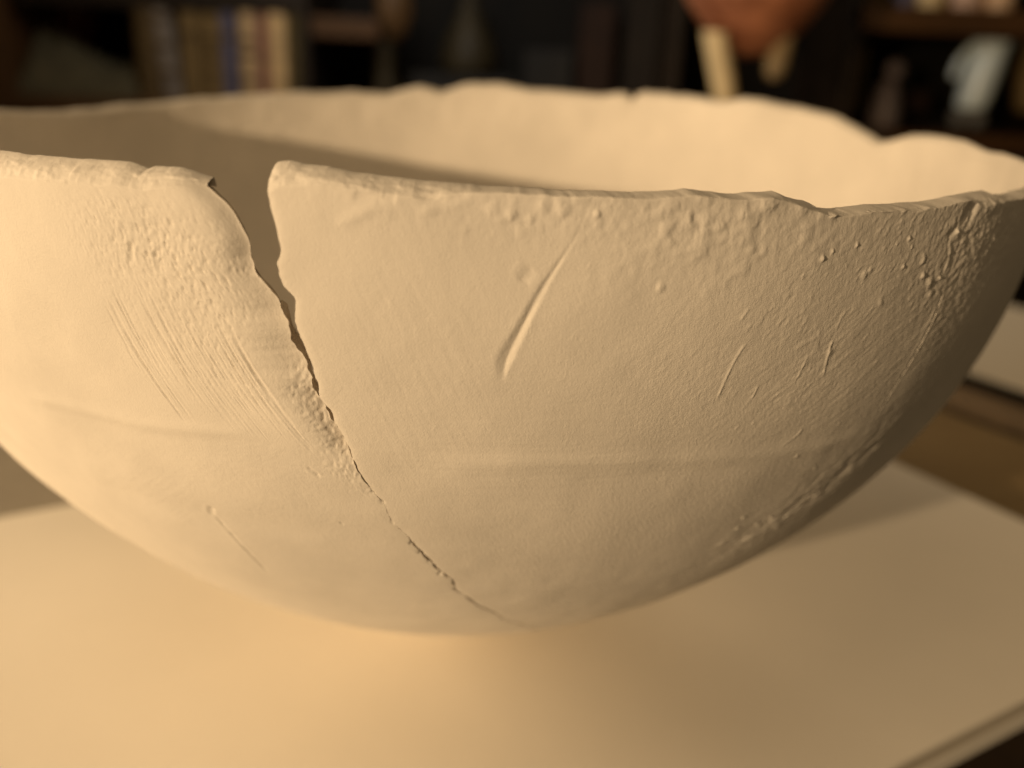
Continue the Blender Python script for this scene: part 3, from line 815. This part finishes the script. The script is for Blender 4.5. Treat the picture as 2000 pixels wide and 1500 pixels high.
lathe("torso", (cb[0] + 18 * sc2, cb[1], shelf_z + hh * .96), [(0.001, 0), (14 * sc2, 2 * sc2), (26 * sc2, 22 * sc2), (34 * sc2, 60 * sc2), (28 * sc2, 100 * sc2), (16 * sc2, 120 * sc2), (20 * sc2, 140 * sc2), (.001, 160 * sc2)], M_CARV, carv, wob=0.12, seed=4)

blk = rect("black_box", 800, 1000, 152, 221, M_BLACKB, None, 0.55, 1.5)
prop(blk, "low black box carrying the bell shaped vase", "box")
vb = pm(914, 150, 0.95)
vase = empty("bell_vase", Vector(vb) + Vector((0, 0, 0.0003)), "olive grey bell shaped stoneware vase on the black box", "vase")
sc3 = float(pm(1014, 100, 0.95)[0] - pm(914, 100, 0.95)[0]) / 100
lathe("vase_body", (vb[0], vb[1], vb[2] + .0008), [(0.001, 0), (44 * sc3, 0), (55 * sc3, 14 * sc3), (54 * sc3, 40 * sc3), (46 * sc3, 68 * sc3), (30 * sc3, 98 * sc3), (17 * sc3, 124 * sc3), (14 * sc3, 145 * sc3), (15 * sc3, 165 * sc3)], M_OLIVEG, vase, wob=0.03)
lathe("vase_lip", (vb[0], vb[1], vb[2] + 166 * sc3), [(13 * sc3, 0), (17 * sc3, 2 * sc3), (17 * sc3, 6 * sc3), (12 * sc3, 8 * sc3)], M_OLIVEG, vase)

# dark things in the middle compartment
M_DIM = mat("dim_brown_card", (0.014, 0.009, 0.005), rough=0.8, var=0.4, scale=25)
M_DIMR = mat("dim_russet_card", (0.022, 0.009, 0.004), rough=0.8, var=0.4, scale=25)
for x0, x1, y0, m, lab in ((1020, 1120, 100, M_BLACKB, "squat black box beside the bell shaped vase"), (1125, 1205, 6, M_DIMR, "tall dim russet box in the middle of the shelf"), (1212, 1296, -14, M_DIM, "tall dim brown box against the upright left of the rust brown pot")):
    o = rect("storage_box", x0, x1, y0, 221, m, None, 0.75, 1.6)
    prop(o, lab, "box", "boxes in the middle compartment")

# rust-brown pot on cream feet, nearer than the shelf
YP = 6.3
M_RUST = mat("rust_brown_glaze", (0.78, 0.33, 0.18), rough=0.5, var=0.35, scale=26, second=(0.22, 0.075, 0.035), spec=0.3)
M_CREAM = mat("cream_horn", (0.76, 0.58, 0.31), rough=0.5, var=0.2, scale=35)
pb = at(1462, 112, YP)
s4 = float(at(1562, 100, YP)[0] - at(1462, 100, YP)[0]) / 100
pz = float(at(1410, 226, YP)[2])
ped = plain_box("pedestal", (float(at(1250, 200, YP - .35)[0]), (YP - 0.35) * U, -4.9 * U + .0003), (float(at(1640, 200, YP - .35)[0]), (YP + 0.75) * U, pz - .0004), M_DARK, None, None, 0.003)
prop(ped, "dark wooden pedestal in front of the bookcase, carrying the rust brown pot", "pedestal")
pot = empty("footed_pot", Vector((pb[0], pb[1], pz)), "rust brown glazed pot on cream feet, above the far rim of the bowl", "pot")
lathe("pot_body", (pb[0], pb[1], pb[2]), [(0.001, 0), (38 * s4, 6 * s4), (64 * s4, 24 * s4), (90 * s4, 48 * s4), (120 * s4, 86 * s4), (140 * s4, 118 * s4), (150 * s4, 165 * s4), (132 * s4, 220 * s4), (96 * s4, 250 * s4), (90 * s4, 262 * s4), (100 * s4, 272 * s4)], M_RUST, pot, seg=56, wob=0.02)


def horn(c0, c1, r0, r1, name, m, parent):
    n = 14
    V = []
    for k in range(n + 1):
        f = k / n
        c = np.array(c0) + (np.array(c1) - np.array(c0)) * f
        r = r0 + (r1 - r0) * f
        if f > 0.8: r *= math.sqrt(max(0.02, 1 - ((f - 0.8) / 0.2) ** 2 * 0.75))
        for q in range(16):
            V.append((c[0] + r * math.cos(q / 16 * TWO), c[1] + r * math.sin(q / 16 * TWO), c[2]))
    F = [grid_faces(n + 1, 16, 0, True, True)]
    return link(name, raw_mesh(name, np.array(V), F), m, parent)


f1a, f1b = at(1396, 62, YP - 0.24), at(1424, 222, YP - 0.3)
f1b[2] = pz
horn(f1a, f1b, 25 * s4, 22 * s4, "foot", M_CREAM, pot)
f2a, f2b = at(1534, 36, YP - 0.16), at(1511, 155, YP - 0.10)
horn(f2a, f2b, 24 * s4, 20 * s4, "foot", mat("brown_horn", (0.42, 0.31, 0.17), rough=0.5, var=0.25, scale=30), pot)
f3 = at(1440, 100, YP + 0.32)
horn((f3[0], f3[1], float(at(1462, 90, YP)[2])), (f3[0], f3[1], pz), 16 * s4, 12 * s4, "foot", M_DARK, pot)

# right compartment: jug, small ornaments, and pale things on the upper shelf
M_PORC = mat("daylit_porcelain", (0.78, 0.91, 1.0), rough=0.25, var=0.10, scale=20, spec=0.5)  # blue of window daylight put into the base colour
M_PORCD = mat("grey_stone_foot", (0.17, 0.165, 0.16), rough=0.5, var=0.2, scale=30)
g = pm(1893, 216, 0.35)
s5 = float(pm(1993, 100, 0.35)[0] - pm(1893, 100, 0.35)[0]) / 100
gz = float(pm(1893, 250, 0.35)[2])
jug = empty("porcelain_jug", Vector((g[0], g[1], gz)), "porcelain jug coloured pale blue for window daylight, with a stubby handle on grey feet, in the right compartment", "jug")
lathe("jug_body", (g[0], g[1], g[2]), [(0.001, 0), (24 * s5, 1 * s5), (30 * s5, 10 * s5), (33 * s5, 50 * s5), (34 * s5, 90 * s5), (33 * s5, 118 * s5), (39 * s5, 132 * s5), (36 * s5, 131 * s5), (29 * s5, 110 * s5), (.001, 80 * s5)], M_PORC, jug, tilt=(0.14, 0))
ring = []
for k in range(15):
    f = k / 14
    ang = math.radians(85 + 105 * f)
    ring.append((g[0] + (-27 + 30 * math.cos(ang)) * s5 + 0.14 * (70 + 52 * math.sin(ang)) * s5, g[1] - 10 * s5, g[2] + (70 + 52 * math.sin(ang)) * s5))
V = []
ring = np.array(ring)
tg = np.gradient(ring, axis=0); tg /= np.linalg.norm(tg, axis=1)[:, None]
for k in range(15):
    nn = np.cross(tg[k], [0, 1, 0])
    for q in range(10):
        V.append(ring[k] + 8 * s5 * (math.cos(q / 10 * TWO) * nn + math.sin(q / 10 * TWO) * np.array([0, 1, 0])))
link("handle", raw_mesh("handle", np.array(V), [grid_faces(15, 10, 0, False, True)]), M_PORC, jug)
for dx in (-18, 18):
    zf = (g[2] - gz)
    lathe("foot", (g[0] + dx * s5, g[1], gz + .0003), [(0.001, 0), (13 * s5, 0), (18 * s5, zf * .5), (16 * s5, zf * .95), (.001, zf)], M_PORCD, jug, seg=20)
blk2 = plain_box("wooden_block", (float(pm(1810, 200)[0]), (YB + 0.1) * U, shelf_z + .0003), (float(pm(1985, 200)[0]), (YB + .75) * U, gz - .0002), M_DARK, None, None, .002)
prop(blk2, "dark wooden block under the pale blue jug", "block")

M_MAUVE = mat("mauve_grey_ceramic", (0.17, 0.135, 0.13), rough=0.45, var=0.3, scale=20)
mz = pm(1728, 221, 0.5)
fig = empty("mauve_figurine", Vector((mz[0], mz[1], shelf_z)), "dim mauve grey figurine with a round head, left of the pale blue jug", "figurine")
lathe("body", (mz[0], mz[1], shelf_z + .0003), [(0.001, 0), (28 * s5, 0), (30 * s5, 20 * s5), (24 * s5, 60 * s5), (15 * s5, 92 * s5), (.001, 96 * s5)], M_MAUVE, fig, wob=.1)
lathe("head", (mz[0] + 6 * s5, mz[1], shelf_z + 94 * s5), [(0.001, 0), (12 * s5, 3 * s5), (20 * s5, 20 * s5), (12 * s5, 37 * s5), (.001, 40 * s5)], M_MAUVE, fig)
post = rect("olive_bottle", 1668, 1694, 84, 221, B_OLIVE, None, 0.3, 0.55, bevel=.006)
prop(post, "narrow dark olive bottle shaped box beside the upright in the right compartment", "box")
rb = rect("russet_box", 1760, 1822, 178, 221, M_DIMR, None, 0.9, 1.5)
prop(rb, "low dim russet box between the mauve figurine and the pale blue jug", "box")
tn = lathe("tan_pot", pm(2004, 220, 0.6), [(0.001, 0), (24 * s5, 0), (34 * s5, 40 * s5), (36 * s5, 100 * s5), (26 * s5, 140 * s5), (.001, 142 * s5)], mat("dull_tan_clay", (0.20, 0.135, 0.055), rough=0.7, var=0.3, scale=25), None)
prop(tn, "dull tan clay pot at the far right of the lower compartment", "pot")

up = float(pm(1800, 27)[2])
for x, r, h, m, nm, lab, ct in (
        (1688, 44, 60, B_OLIVE, "olive_bowl", "dark olive bowl on the upper right shelf, next to the upright", "bowl"),
        (1762, 24, 50, B_BLUE, "blue_cup", "small slate blue cup on the upper right shelf", "cup"),
        (1812, 28, 60, M_CREAM, "cream_cup", "bright cream cup on the upper right shelf", "cup"),
        (1884, 32, 70, mat("pinkish_clay", (0.68, 0.46, 0.34), rough=0.6, var=0.25, scale=30), "pink_pot", "pinkish clay pot on the upper right shelf", "pot"),
        (1944, 29, 70, mat("peach_clay", (0.85, 0.58, 0.36), rough=0.6, var=0.25, scale=30), "peach_pot", "peach coloured clay pot beside the pinkish one on the upper right shelf", "pot")):
    c = pm(x, 27, 0.35)
    o = lathe(nm, (c[0], c[1], up + .0004), [(0.001, 0), (r * .75 * s5, 0), (r * s5, h * .3 * s5), (r * .95 * s5, h * .75 * s5), (r * .7 * s5, h * s5), (.001, h * .9 * s5)], m, None, seg=28)
    prop(o, lab, ct)
